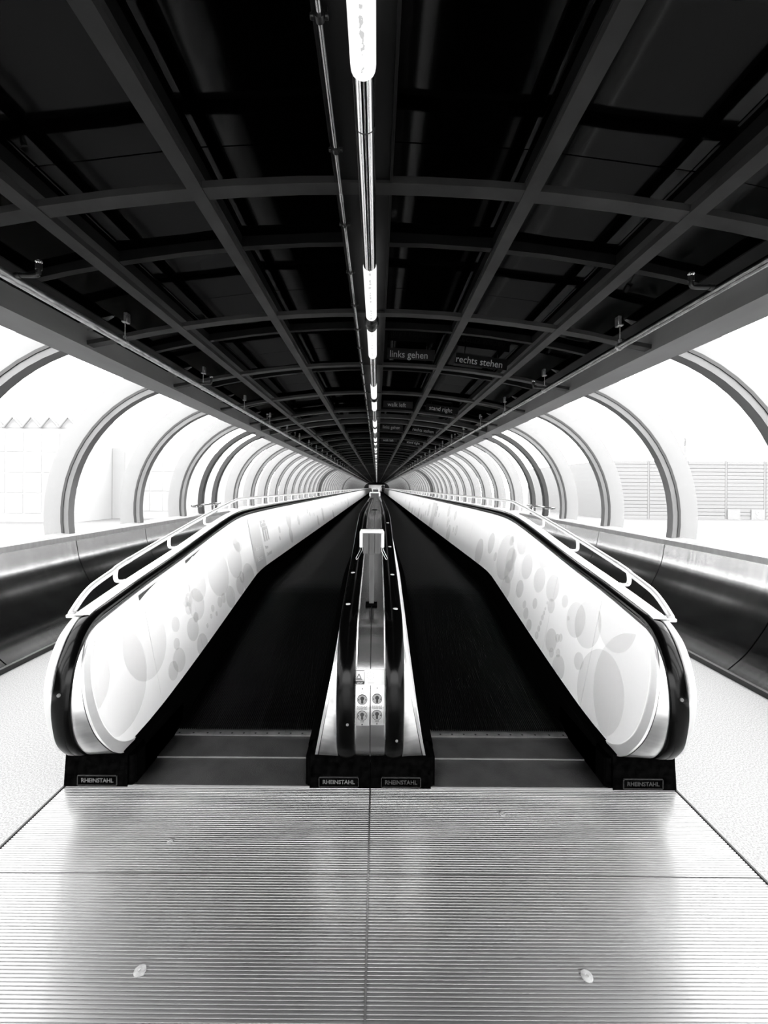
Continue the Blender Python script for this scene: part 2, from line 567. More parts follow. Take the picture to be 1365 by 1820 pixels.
# ------------------------------------------------------------------ ceiling: edge beams, purlins, panels
for s, nm in ((-1, 'beam_left'), (1, 'beam_right')):
    prof = [(XC + s * 2.40, 2.772), (XC + s * 2.63, 2.738), (XC + s * 2.66, 2.90), (XC + s * 2.42, 2.95)]
    b = MB().exty(prof, Y0, Y1).build(nm, M['beam'])
    tag(b, 'long grey edge beam where the windows meet the black ceiling', None, None, 'structure')
    prof = [(XC + s * 2.235, 2.99), (XC + s * 2.385, 2.955), (XC + s * 2.385, 2.965), (XC + s * 2.235, 3.0)]
    MB().exty(prof, Y0, Y1).build('cable_tray', M['batten'], b)
pn = 0
for u in (-1.63, -0.824, 0.824, 1.63):
    sl = -u / math.sqrt(RT * RT - u * u)
    h = 0.036
    prof = [(XC + u - h, arcz(u) - h * sl - .006), (XC + u + h, arcz(u) + h * sl - .006), (XC + u + h - .03 * sl, arcz(u) + h * sl + .034), (XC + u - h - .03 * sl, arcz(u) - h * sl + .034)]
    pn += 1
    b = MB().exty(prof, Y0, Y1).build('purlin', M['ceilframe'])
    tag(b, 'grey lengthwise ceiling purlin crossing the hoop ribs', None, None, 'structure')
# roof
us = [-2.66 + 5.32 * k / 16 for k in range(17)]
lo = [(XC + u, arcz(u) + 0.262) for u in us]
hi = [(XC + u, arcz(u) + 0.33) for u in us]
ceil = MB().exty(lo + hi[::-1], Y0, Y1).build('ceiling', M['roof'], None)
tag(ceil, 'dark arched roof sheet over the passage', None, None, 'structure')
cells = [(-2.62, -1.63), (-1.63, -0.824), (-0.824, -0.14), (0.14, 0.824), (0.824, 1.63), (1.63, 2.62)]
def panel_mb(mb, u0, u1, ya, yb):
    g = 0.004
    prof = [(XC + u0 + g, arcz(u0) + .235), (XC + u1 - g, arcz(u1) + .235), (XC + u1 - g, arcz(u1) + .247), (XC + u0 + g, arcz(u0) + .247)]
    return mb.exty(prof, ya + g, yb - g)
rest = MB()
bat_rest = MB()
for a, b in zip(ribs, ribs[1:]):
    m_ = (a + b) / 2
    for (u0, u1) in cells:
        for ya, yb in ((a, m_), (m_, b)):
            if -1.0 < a < 18.0:
                panel_mb(MB(), u0, u1, ya, yb).build('ceiling_panel', M['ceilpanel'], ceil)
            else:
                panel_mb(rest, u0, u1, ya, yb)
    uu = [-2.45 + 4.9 * k / 12 for k in range(13)]
    pr_ = [(XC + u, arcz(u) + .165) for u in uu] + [(XC + u, arcz(u) + .24) for u in uu[::-1]]
    mb = MB().exty(pr_, m_ - .025, m_ + .025) if -1 < a < 30 else bat_rest.exty(pr_, m_ - .025, m_ + .025)
    if mb is not bat_rest:
        mb.build('cross_batten', M['batten'], ceil, True)
rest.build('far_ceiling_panels', M['ceilpanel'], ceil, kind='stuff')
bat_rest.build('far_cross_battens', M['batten'], ceil, kind='stuff')
for u in (-1.70, -0.868, 0.868, 1.70):
    sl = -u / RT
    h = .026
    prof = [(XC + u - h, arcz(u) - h * sl + .16), (XC + u + h, arcz(u) + h * sl + .16), (XC + u + h, arcz(u) + h * sl + .24), (XC + u - h, arcz(u) - h * sl + .24)]
    MB().exty(prof, Y0, Y1).build('long_batten', M['batten'], ceil)
MB().exty([(XC - .135, 3.10), (XC + .135, 3.10), (XC + .135, 3.33), (XC - .135, 3.33)], Y0, Y1).build('centre_channel', M['channel'], ceil)
for sx in (-.135, .135):
    MB().box(XC + sx - .006, XC + sx + .006, Y0, Y1, 3.085, 3.1).build('channel_lip', M['batten'], ceil)

# ------------------------------------------------------------------ walkway profiles
HR = [(2.21, .929), (2.4, .966), (2.66, 1.014), (3.0, 1.070), (3.3, 1.124), (3.7, 1.200), (4.07, 1.266), (4.35, 1.306), (4.62, 1.328), (5.06, 1.338), (6.0, 1.343)]
HRs = cr(HR, 6)
def hr(y): return interp(HRs, y) if y < 6.0 else 1.343
Ps = cr([(2.2, .195), (2.5, .215), (2.82, .262), (3.4, .370), (4.45, .585), (4.75, .630), (5.1, .640), (5.6, .640)], 5)
def P(y): return interp(Ps, y)
def Bz(y): return max(0.012, P(y) - .188)
YEND = 112.0
YS = [2.29 + .12 * k for k in range(0, 28)] + [6.0, 7.0, 9.0, 12, 20, 40, 80, YEND]
E_n = [(2.30, .195), (2.20, .238), (2.125, .318), (2.08, .42), (2.063, .54), (2.070, .65), (2.095, .73), (2.135, .80), (2.18, .838), (2.21, .850)]
F_n = [(2.30, .148), (2.17, .195), (2.085, .29), (2.03, .40), (2.008, .54), (2.025, .675), (2.058, .755), (2.105, .825), (2.155, .861), (2.21, .874)]
G_n = [(2.22, .165), (2.10, .235), (2.025, .33), (1.993, .43), (1.983, .55), (2.008, .695), (2.056, .79), (2.105, .85), (2.15, .888), (2.21, .913)]
H_n = [(2.25, .17), (2.10, .224), (2.01, .32), (1.975, .43), (1.965, .55), (1.990, .70), (2.042, .805), (2.093, .867), (2.145, .905), (2.21, .929)]
O_n = [(2.22, .175), (2.070, .275), (2.02, .365), (1.978, .50), (1.968, .62), (1.992, .73), (2.042, .825), (2.09, .873), (2.145, .907), (2.21, .925)]
def ext(c, d):
    return cr(c, 5) + [(y, hr(y) - d) for y in YS]
Ec, Fc, Gc, Hc, Oc = ext(E_n, .079), ext(F_n, .055), ext(G_n, .016), ext(H_n, 0), ext(O_n, .004)
PT = .077
def lean(y, z):
    return .17 - .2 * max(0, z - P(max(y, 2.2)))
def edge_y(z):
    best = 2.30
    pts = cr(E_n, 5)
    for (ya, za), (yb, zb) in zip(pts, pts[1:]):
        if min(za, zb) <= z <= max(za, zb) and zb != za:
            return ya + (yb - ya) * (z - za) / (zb - za)
    return 2.3

def half_balustrade(rt, X, seams, rest_from):
    """inner half: handrail, trim, newel wall, panels, skirt. X(w) maps the inward offset w to world x"""
    pt = lambda w, yz: (X(w), yz[0], yz[1])
    # handrail : rounded C profile
    rings = []
    nH = len(Hc)
    for i, (y, z) in enumerate(Hc):
        a, b = Hc[max(i - 1, 0)], Hc[min(i + 1, nH - 1)]
        t = Vector((b[0] - a[0], b[1] - a[1])).normalized()
        nrm = Vector((-t.y, t.x))      # outward of the loop
        pr2 = [(-.030, 0), (0, .003), (.030, 0), (.042, -.006), (.046, -.015), (.042, -.026), (.032, -.030), (0, -.026), (-.032, -.030), (-.042, -.026), (-.046, -.015), (-.042, -.006)]
        rings.append([(X(w), y + nrm.x * d, z + nrm.y * d) for w, d in pr2])
    h = MB().loft(rings, True, True).build('handrail', M['rubber'], rt, True, label='black rubber handrail')
    # trim strip E-F, slightly proud
    r1 = [[(X(lean(*e)), e[0], e[1]), (X(lean(*e) - .012), e[0], e[1]), (X(lean(*f) - .012), f[0], f[1]), (X(lean(*f) + .002), f[0], f[1])] for e, f in zip(Ec, Fc)]
    MB().loft(r1, True, True).build('panel_trim', M['deck'], rt, True, label='bright metal trim')
    # newel wall F-G
    r2, r2b = [], []
    nn = len(Fc) - len(YS)
    for i, (f, g) in enumerate(zip(Fc, Gc)):
        q = .07 if i < nn * .55 else min(.48, .07 + .41 * (i - nn * .55) / (nn * .40))
        wf = lean(*f) - .010
        lp = lambda t, dw=0: pt(wf + (.036 - wf) * t + dw, (f[0] + (g[0] - f[0]) * t, f[1] + (g[1] - f[1]) * t))
        r2.append([lp(q), lp((q + 1) / 2, .004), pt(.040, g), pt(.012, g)])
        r2b.append([lp(-.05, -.004), lp(q * .5, -.012), lp(q + .03, -.006)])
    MB().loft(r2).build('newel_wall', M['newel'], rt, True, label='curved bright metal wall under the handrail')
    MB().loft(r2b).build('trim_groove', M['groove'], rt, True, label='dark groove beside the trim')
    # skirt
    ys_ = [2.30, 2.45, 2.6, 2.7] + [2.82 + .12 * k for k in range(22)] + [5.6, 7, 10, 20, 50, YEND]
    r3 = [[(X(.160), y, P(y) + .006), (X(.222), y, P(y) - .012), (X(.228), y, P(y) - .03), (X(.228), y, max(-.02, Bz(y) - .03)), (X(.20), y, max(-.02, Bz(y) - .03))] for y in ys_]
    MB().loft(r3).build('skirt', M['skirt'], rt, True, label='black skirt above the belt')
    # panels
    def panel(ya, yb):
        n = max(2, int((yb - ya) / .12)) if ya < 5.6 else 2
        yy = [ya + (yb - ya) * k / n for k in range(n + 1)]
        tp = lambda y: (y, hr(y) - PT)
        rings = []
        for y in yy:
            z0, z1 = P(y) + .002, hr(y) - PT
            rings.append([(X(lean(y, z0)), y, z0), (X(lean(y, z1)), y, z1), (X(lean(y, z1) - .012), y, z1), (X(lean(y, z0) - .012), y, z0)])
        return MB().loft(rings, True, True)
    # first piece with the round newel end
    outl = [e for e in cr(E_n, 5)] + [(2.4, hr(2.4) - PT), (2.5, hr(2.5) - PT), (seams[0] - .002, hr(seams[0]) - PT)]
    outl += [(seams[0] - .002, P(seams[0]) + .002), (2.45, P(2.45) + .002)]
    mb = MB()
    va = [(X(lean(y, z)), y, z) for y, z in outl]
    vb = [(X(lean(y, z) - .012), y, z) for y, z in outl]
    c = (2.35, .55)
    n = len(outl)
    vs = va + vb + [(X(lean(*c)), c[0], c[1])]
    fs = [(k, (k + 1) % n, 2 * n) for k in range(n)] + [(k, k + n, (k + 1) % n + n, (k + 1) % n) for k in range(n)]
    mb.add(vs, fs)
    mb.build('side_panel', M['panel'], rt)
    for a, b in zip(seams, seams[1:]):
        panel(a + .0015, b - .0015).build('side_panel', M['panel'], rt)
    panel(seams[-1] + .0015, YEND).build('side_panel', M['panel'], rt)
    return h

def bubbles(rt, X, lst, seed=None):
    mb = MB()
    for k, (yc, hc, r) in enumerate(lst):
        zc = P(yc) + hc
        n = 36 if r > .1 else 22
        d = .0012 + .00035 * (k % 6)
        def fix(y, z):
            y = max(y, 2.068)
            if y < 2.31:
                z = min(max(z, .21), .84)
                y = max(y, edge_y(z) + .004)
                return y, z
            return y, min(max(z, P(y) + .006), hr(y) - PT - .004)
        pts = [fix(yc, zc)] + [fix(yc + r * math.cos(2 * PI * j / n), zc + r * math.sin(2 * PI * j / n)) for j in range(n)]
        vs = [(X(lean(y, z) + d), y, z) for y, z in pts]
        mb.add(vs, [(0, j + 1, (j + 1) % n + 1) for j in range(n)])
    return mb.build('bubble_print', M['bubble'], rt, kind='stuff', label='pale grey bubble pattern printed on the panels')

seams = [2.60, 3.20, 3.90, 4.63, 5.03, 5.9, 6.8, 7.7, 8.6, 9.5, 10.5, 12.0, 13.5, 15.0, 17.0, 19.0, 22.0]
XL = lambda w: -1.48 + w
XR = lambda w: 1.48 - w
XCL = lambda w: -0.118 - w
XCR = lambda w: 0.118 + w

def name_plate(rt, xc, dim):
    fr = MB()
    for (a, b, c, d) in ((-.105, .105, .062, .0645), (-.105, .105, .012, .0145), (-.105, -.1025, .012, .0645), (.1025, .105, .012, .0645)):
        fr.box(xc + a, xc + b, 2.186, 2.193, c, d)
    pl = MB().bbox(xc - .104, xc + .104, 2.190, 2.1945, .013, .064, .001).build('name_plate', M['blackpaint'], rt)
    fr.build('plate_rim', M['plateletter_dim'], pl)
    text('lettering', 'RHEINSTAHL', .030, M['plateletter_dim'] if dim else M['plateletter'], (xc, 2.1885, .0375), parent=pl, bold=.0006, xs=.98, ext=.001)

def base_box(rt, x0, x1, flare0=0, flare1=0):
    mb = MB()
    vs = []
    for z, f in ((0.0, 1), (.19, 0)):
        a, b = x0 - flare0 * f, x1 + flare1 * f
        vs += [(a, 2.195, z), (b, 2.195, z), (b, 2.36, z), (a, 2.36, z)]
    mb.add(vs, [(0, 1, 5, 4), (1, 2, 6, 5), (2, 3, 7, 6), (3, 0, 4, 7), (4, 5, 6, 7), (3, 2, 1, 0)])
    return mb.build('base_box', M['blackpaint'], rt, label='black painted base box')

# ------------------------------------------------------------------ side balustrades
def side_unit(s, label):
    rt = root('balustrade', label, 'balustrade', (s * 1.46, 2.2, 0))
    X = XL if s < 0 else XR
    half_balustrade(rt, X, seams, 0)
    # outer deck from the handrail outward, and the outer cover plate
    rings = []
    for g, o in zip(Gc, Oc):
        rings.append([(X(-.012), g[0], g[1]), (X(-.036), g[0], g[1]), (X(-.047), o[0] + .003, o[1] - .003), (X(-.072), o[0], o[1]), (X(-.077), o[0] + .003, o[1] - .005)])
    MB().loft(rings).build('newel_cover', M['deck'], rt, True, label='bright metal outer band of the rounded end')
    rings = []
    for y in [2.165, 2.21] + YS:
        z = hr(y) if y > 2.2 else .914
        rings.append([(X(.002), y, z + .004), (X(.000), y, z + .0075), (X(-.075), y, z + .0045), (X(-.080), y, z - .002), (X(-.078), y, z - .012), (X(-.050), y, z - .012)])
    MB().loft(rings).build('deck_cover', M['deck'], rt, True, label='bright metal outer deck overlapping the handrail')
    ring2 = [[(X(-.077), o[0] + .003, o[1] - .005), (X(-.077), max(o[0] + .003, 2.21), .0 if o[0] > 2.30 else min(.19, o[1] - .006))] for o in Oc]
    MB().loft(ring2).build('outer_cover', M['steel'], rt)
    x0, x1 = sorted((X(.19), X(-.135)))
    base_box(rt, x0, x1, .012 if s < 0 else 0, 0 if s < 0 else .012)
    xi = X(.205)
    MB().tube([(xi, 2.215, 0), (xi, 2.215, .1), (xi, 2.215, .165)], .016, 10).build('corner_post', M['blackpaint'], rt, True)
    MB().box(min(X(.19), X(.228)), max(X(.19), X(.228)), 2.215, 2.75, 0, .16).build('corner_cover', M['skirt'], rt)
    name_plate(rt, X(.035), s > 0)
    # painted marks on the handrail
    MB().tube([(X(.0), 1.967, .60), (X(.0), 1.9612, .60)], .0085, 14).build('handrail_mark', M['mark'], rt)
    return rt
balL = side_unit(-1, 'long white balustrade left of the left belt, with "Basis for Business" print')
balR = side_unit(1, 'long white balustrade right of the right belt, beside the wall reading 9 outside')

rnd = random.Random(3)
far = []
for k in range(70):
    y = 4.1 + 16 * rnd.random() ** 1.5
    far.append((y, .04 + .55 * rnd.random(), rnd.choice((.03, .04, .05, .06, .09, .12, .17))))
farL = [b for b in far[:36] if not 4.5 < b[0] < 5.6]
bubbles(balL, XL, [(2.548, .417, .221), (2.898, .355, .052), (2.867, .234, .039), (2.86, .128, .079), (2.77, .109, .06), (3.107, .211, .085),
    (2.351, .64, .06), (2.23, .36, .285), (2.03, .45, .177), (3.182, .262, .038), (3.20, .04, .085), (3.073, .569, .034), (3.129, .5, .05), (3.30, .47, .14),
    (3.23, .34, .12), (3.70, .40, .21), (3.08, .43, .04), (3.10, .37, .045), (3.13, .42, .05), (3.62, .17, .045), (3.70, .17, .045), (3.52, .12, .02), (3.47, .19, .03),
    (3.85, .11, .10), (4.1, .35, .17), (4.25, .5, .12), (3.42, .15, .02), (3.33, .12, .018)] + farL)
bubbles(balR, XR, [(2.449, .191, .234), (2.419, .63, .186), (2.708, .228, .055), (2.696, .477, .15), (2.837, .437, .118), (2.20, .30, .32), (3.769, .442, .114), (3.479, .445, .105),
    (3.823, .214, .08), (3.237, .484, .103), (4.098, .417, .065), (3.019, .481, .045), (3.474, .248, .044), (3.478, .657, .111), (4.328, .318, .235), (3.965, .631, .152),
    (3.20, .36, .055), (3.10, .15, .085), (3.02, .21, .03), (2.98, .235, .028), (3.06, .08, .035), (2.93, .05, .085), (2.97, .13, .03), (3.28, .30, .014), (3.29, .26, .018), (3.30, .22, .022), (3.31, .17, .02),
    (3.32, .12, .025), (3.33, .06, .03), (3.66, .15, .035), (3.60, .10, .05), (3.50, .05, .05), (3.27, .35, .015), (2.93, .40, .016)] + far[36:])

# printed band, logo and words on the left unit
def plane_matrix(X, y, h, off, s):
    """matrix on the leaning panel; s=-1 left unit (faces +x), s=1 right unit"""
    z = P(y) + h
    p = Vector((X(lean(y, z) + off), y, z))
    up = Vector((s * .2, 0, 1)).normalized()
    ax = Vector((0, -s, 0))
    nz = ax.cross(up)
    m = Matrix((ax, up, nz)).transposed().to_4x4()
    m.translation = p
    return m
def panel_quads(quads, X, off):
    mb = MB()
    for (ya, yb, ha, hb) in quads:
        vs = []
        for y, h in ((ya, ha), (yb, ha), (yb, hb), (ya, hb)):
            z = P(y) + h
            vs.append((X(lean(y, z) + off), y, z))
        mb.add(vs, [(0, 1, 2, 3)])
    return mb
bandL = panel_quads([(4.64 + .13 * k, 4.64 + .13 * (k + 1), .006, .612 - .002 * k) for k in range(3)], XL, .0045).build('print_band', M['band'], balL, label='grey printed band')
sq = []
y0 = 5.08
cw = .052
for r_, cols in ((0, (0, 1, 3, 4)), (1, (0, 1, 2, 3, 4)), (2, (1, 2, 3, 4, 5))):
    for c_ in cols:
        sq.append((y0 + c_ * cw * .88, y0 + c_ * cw * .88 + cw * .82, .50 - r_ * .042, .538 - r_ * .042))
for c_ in (1, 3, 5):
    sq.append((y0 + c_ * cw * .88, y0 + c_ * cw * .88 + cw * .82, .275, .425))
panel_quads(sq, XL, .0045).build('logo_print', M['logo'], balL, label='grey printed logo of squares over three bars')
for body, y, h, mm, sz in (('Basis for', 4.83, .245, 'whiteprint', .075), ('Business', 4.83, .125, 'whiteprint', .075), ('Messe', 5.16, .205, 'logo', .062), ('D\u00fcsseldorf', 5.23, .118, 'logo', .062)):
    text('printed_words', body, sz, M[mm], None, parent=balL, matrix=plane_matrix(XL, y, h, .006, -1), xs=.80, ext=.0003)
panel_quads([(9.6, 10.2, .006, .60)], XR, .0045).build('print_band', M['band'], balR, label='grey printed band')
panel_quads([(9.35 + .05 * c, 9.385 + .05 * c, .3, .42) for c in range(3)] + [(9.33, 9.5, .44, .54)], XR, .0045).build('logo_print', M['logo'], balR)
# peeled corners of the film on the left unit
def curl(yc, w, hgt):
    mb = MB()
    rings = []
    for k in range(7):
        t = k / 6
        y = yc - w + 2 * w * t
        amp = math.sin(PI * t) ** .8
        z1 = hr(y) - PT - .004
        ring = []
        for j in range(6):
            q = j / 5
            z = z1 - hgt * amp * (.35 + .65 * q)
            ring.append((XL(lean(y, z) + .002 + .022 * amp * math.sin(PI * q * .9)), y + .01 * q, z))
        rings.append(ring)
    return mb.loft(rings)
curl(3.17, .14, .05).build('peeled_film', M['panel'], balL, True, label='curled loose edge of the white film')
for ya, yb, hg in ((2.56, 2.80, .045), (3.18, 3.5, .05)):
    q = []
    for k in range(8):
        t0, t1 = k / 8, (k + 1) / 8
        for t, tt in ((t0, t1),):
            q.append((ya + (yb - ya) * t, ya + (yb - ya) * tt, hg * (1 - t) ** 1.6, hg * (1 - tt) ** 1.6))
    mb = MB()
    for a, b, d0, d1 in q:
        vs = [(XL(lean(y, z) + .0035), y, z) for y, z in ((a, hr(a) - PT - .001), (b, hr(b) - PT - .001), (b, hr(b) - PT - .001 - d1 * .7), (a, hr(a) - PT - .001 - d0 * .7))]
        mb.add(vs, [(0, 1, 2, 3)])
    mb.build('film_tear', M['ink'], balL, label='dark gap where the film has come off')

# ------------------------------------------------------------------ centre balustrade
balC = root('balustrade', 'narrow double balustrade between the two belts, with key switches and white sticker', 'balustrade', (0, 2.2, 0))
half_balustrade(balC, XCL, [2.6, 3.2, 4.4, 5.6, 8.0, 12.0, 20.0], 0)
half_balustrade(balC, XCR, [2.6, 3.2, 4.4, 5.6, 8.0, 12.0, 20.0], 0)
D_n = [(2.20, .185), (2.085, .25), (2.02, .35), (2.000, .45), (1.994, .56), (2.014, .69), (2.060, .785), (2.108, .843), (2.152, .876), (2.21, .899)]
Dc = ext(D_n, .030)
for s in (-1, 1):
    r = [[(s * .0018, y, z - .012), (s * .0018, y, z), (s * .066, y, z), (s * .074, y - .006, z + .008), (s * .084, y, z + .006)] for y, z in Dc]
    MB().loft(r).build('deck_cover', M['steel'], balC, True, label='brushed metal strip between the handrails')
r = [[(-.004, y + .006, z - .007), (.004, y + .006, z - .007)] for y, z in Dc]
MB().loft(r).build('deck_joint', M['gasket'], balC)
for s in (-1, 1):
    x0, x1 = sorted((s * .0015, s * .318))
    base_box(balC, x0, x1, .004 if s < 0 else 0, 0 if s < 0 else .004)
    name_plate(balC, s * .165 - .002, s > 0)
    MB().tube([(s * .322, 2.215, 0), (s * .322, 2.215, .165)], .013, 10).build('corner_post', M['blackpaint'], balC, True)
    MB().box(min(s * .30, s * .345), max(s * .30, s * .345), 2.215, 2.75, 0, .16).build('corner_cover', M['skirt'], balC)
for x, y, zz in ((-.118, 0, .47), (.118, 0, .385)):
    yy = min((abs(z - zz), y_) for y_, z in cr(H_n, 8))[1]
    MB().tube([(x + .01, yy + .004, zz), (x + .01, yy - .0032, zz)], .007, 12).build('handrail_mark', M['mark'], balC)
for s, lst in ((-1, (2.30, 2.75)), (1, (2.25, 2.72, 3.3, 4.0))):
    for y in lst:
        x = s * .130
        mb = MB()
        n = 14
        mb.loft([[(x + rr * .013 * math.cos(2 * PI * j / n), y + rr * .009 * math.sin(2 * PI * j / n), hr(y + rr * .009 * math.sin(2 * PI * j / n)) + dz) for j in range(n)] for rr, dz in ((1, -.004), (1, .0036), (.01, .0042))], True)
        mb.build('handrail_mark', M['ink_grey'], balC)
# switch plates, sticker
Dd = cr(D_n, 12)
def dy(z):
    for (ya, za), (yb, zb) in zip(Dd, Dd[1:]):
        if za <= z <= zb: return ya + (yb - ya) * (z - za) / (zb - za)
    return 2.0
def front_strip(x0, x1, z0, z1, off, th):
    r = []
    for k in range(9):
        z = z0 + (z1 - z0) * k / 8
        y = dy(z)
        r.append([(x0, y - off, z), (x1, y - off, z), (x1, y - off + th, z), (x0, y - off + th, z)])
    return MB().loft(r, True, True)
for x0, x1, dz in ((-.0695, -.004, 0), (.003, .0665, .004)):
    xc = (x0 + x1) / 2 - .002
    sp = front_strip(x0, x1, .448 + dz, .634 + dz, .0035, .003).build('switch_plate', M['switch'], balC, label='metal key switch plate')
    for zc in (.577 + dz, .500 + dz):
        y = dy(zc) - .0036
        ring = lambda rr, yy: [(xc + rr * math.cos(2 * PI * k / 24), yy, zc + rr * math.sin(2 * PI * k / 24)) for k in range(24)]
        MB().loft([ring(.0245, y + .001), ring(.0245, y - .0018), ring(.0225, y - .0018)], True).build('lock_rim', M['ink'], sp)
        MB().loft([ring(.0222, y + .001), ring(.0222, y - .0022), ring(.0005, y - .0022)], True).build('lock_cylinder', M['cyl'], sp)
        kh = MB()
        ol = [(.0095 * math.cos(a), .006 + .0095 * math.sin(a)) for a in [math.radians(-57 + 294 * k / 16) for k in range(17)]] + [(-.0052, -.015), (-.003, -.018), (.003, -.018), (.0052, -.015)]
        kh.loft([[(xc + dx, yy, zc + dz_) for dx, dz_ in ol] for yy in (y - .001, y - .0035)], True, True)
        for sx in (-1, 1):
            kh.loft([[(xc + sx * .0175 + .003 * math.cos(2 * PI * k / 8), yy, zc + .003 * math.sin(2 * PI * k / 8)) for k in range(8)] for yy in (y - .001, y - .003)], True, True)
        kh.build('keyhole', M['ink'], sp)
    for zc in (.626 + dz, .455 + dz):
        MB().tube([(xc, dy(zc) - .002, zc), (xc, dy(zc) - .0052, zc)], .0034, 10).build('screw', M['ink'], sp)
    for t, zc in (('VORLAUF', .610), ('R\u00dcCKLAUF', .5425), ('PUMPE EIN', .5325), ('AUS', .4685)):
        text('lettering', t, .0098, M['ink'], (xc, dy(zc + dz) - .0044, zc + dz), parent=sp, ext=.0002)
stk = front_strip(-.0705, .0675, .642, .712, .0032, .0028).build('sticker', M['sticker'], balC, label='white test sticker')
yk = dy(.677) - .0036
def ink_quads(name, qs, m, par, y=None):
    mb = MB()
    for (x0, x1, z0, z1) in qs:
        mb.box(x0, x1, (dy(z0) if y is None else y) - .0042, (dy(z0) if y is None else y) - .0028, z0, z1)
    return mb.build(name, m, par)
ink_quads('logo_frame', [(-.0705, -.030, .705, .707), (-.030, -.0285, .651, .706), (-.0705, -.0295, .6465, .6605)], M['ink'], stk)
tri = MB()
cxt, czt = -.056, .679
for r0, r1, dz in ((.0155, .0125, 0),):
    o3 = [(cxt + r0 * math.cos(PI / 2 + 2 * PI * k / 3), czt + r0 * math.sin(PI / 2 + 2 * PI * k / 3)) for k in range(3)]
    i3 = [(cxt + r1 * .72 * math.cos(PI / 2 + 2 * PI * k / 3), czt + r1 * .72 * math.sin(PI / 2 + 2 * PI * k / 3)) for k in range(3)]
    vs = [(x, dy(z) - .0042, z) for x, z in o3 + i3]
    tri.add(vs, [(k, (k + 1) % 3, (k + 1) % 3 + 3, k + 3) for k in range(3)])
tri.box(cxt - .016, cxt + .0165, dy(.666) - .0044, dy(.666) - .003, .6665, .669)
tri.build('triangle_logo', M['ink'], stk)
text('lettering', 'T\u00dcVRheinland', .0056, M['ink'], (-.0505, dy(.663) - .0052, .6635), parent=stk, ext=.0002)
text('lettering', 'GEPR\u00dcFT', .0074, M['whiteprint'], (-.0515, dy(.653) - .0075, .6535), parent=stk, ext=.0002)
st = MB()
for k in range(12):
    a = 2 * PI * k / 12
    x, z = -.001 + .0165 * math.cos(a), .684 + .0165 * math.sin(a)
    st.box(x - .0008, x + .0008, dy(z) - .0042, dy(z) - .003, z - .0008, z + .0008)
st.build('star_ring', M['ink'], stk)
ink_quads('print_lines', [(-.008, .007, .6865, .6880), (-.008, .007, .6825, .6840), (-.014, .018, .6555, .6570), (-.012, .019, .6510, .6525)], M['ink_grey'], stk)['kind'] = 'stuff'

# ------------------------------------------------------------------ belts with landing plates and combs
def walkway(s, label):
    rt = root('moving_walkway', label, 'walkway', (s * .805, 2.2, 0))
    xa, xb = .352, 1.256
    pitch = .0125
    n = int((xb - xa) / pitch)
    pitch = (xb - xa) / n
    prof = []
    for k in range(n):
        x = xa + k * pitch
        prof += [(x, 0), (x + pitch * .5, 0), (x + pitch * .55, -.007), (x + pitch * .95, -.007)]
    prof.append((xb, 0))
    yy = [2.66, 2.74, 2.82, 2.95, 3.1, 3.3, 3.6, 4.0, 4.45, 4.6, 4.75, 4.9, 5.1, 5.6, 8, 14, 30, 60, YEND]
    MB().loft([[(s * x, y, Bz(y) - .004 + z) for x, z in prof] for y in yy]).build('belt', M['belt'], rt, label='black ribbed rubber belt')
    x0, x1 = sorted((s * .318, s * 1.288))
    for a, b in ((2.200, 2.425), (2.4275, 2.632)):
        MB().bbox(x0, x1, a, b, -.03, .008 if a < 2.4 else .013, .003).build('landing_plate', M['tread'], rt, label='dark studded landing plate')
    MB().box(x0, x1, 2.425, 2.4275, -.03, .0112).build('joint_strip', M['sill'], rt)
    MB().box(x0, x1, 2.1965, 2.1990, -.03, .0090).build('joint_strip', M['sill'], rt)
    edges = [.33, .555, .78, 1.005, 1.275]
    for a, b in zip(edges, edges[1:]):
        mb = MB()
        u0, u1 = sorted((s * (a + .001), s * (b - .001)))
        prof2 = [(2.634, -.03), (2.634, .016), (2.675, .022), (2.70, .022), (2.70, -.01)]
        mb.extx(prof2, u0, u1)
        cs = mb.build('comb_segment', M['comb'], rt)
        nt_ = int((b - a) / pitch)
        tb = MB()
        for k in range(nt_):
            x = a + (k + .5) * (b - a) / nt_
            tb.add([(s * (x - .0035), 2.70, .021), (s * (x + .0035), 2.70, .021), (s * x, 2.735, .012), (s * (x - .0035), 2.70, .0), (s * (x + .0035), 2.70, .0)], [(0, 1, 2), (3, 4, 2), (0, 3, 2), (1, 4, 2)])
        tb.build('comb_teeth', M['comb'], cs, kind='stuff')
        for k in range(3):
            x = s * (a + (k + .5) * (b - a) / 3)
            disc(x, 2.652, .0185, .0065, .0012, 12).build('screw', M['ink'], cs)
    return rt
walkway(-1, 'left belt of the moving walkway with empty black ribbed belt')
walkway(1, 'right belt of the moving walkway, carrying the dark figure far ahead')

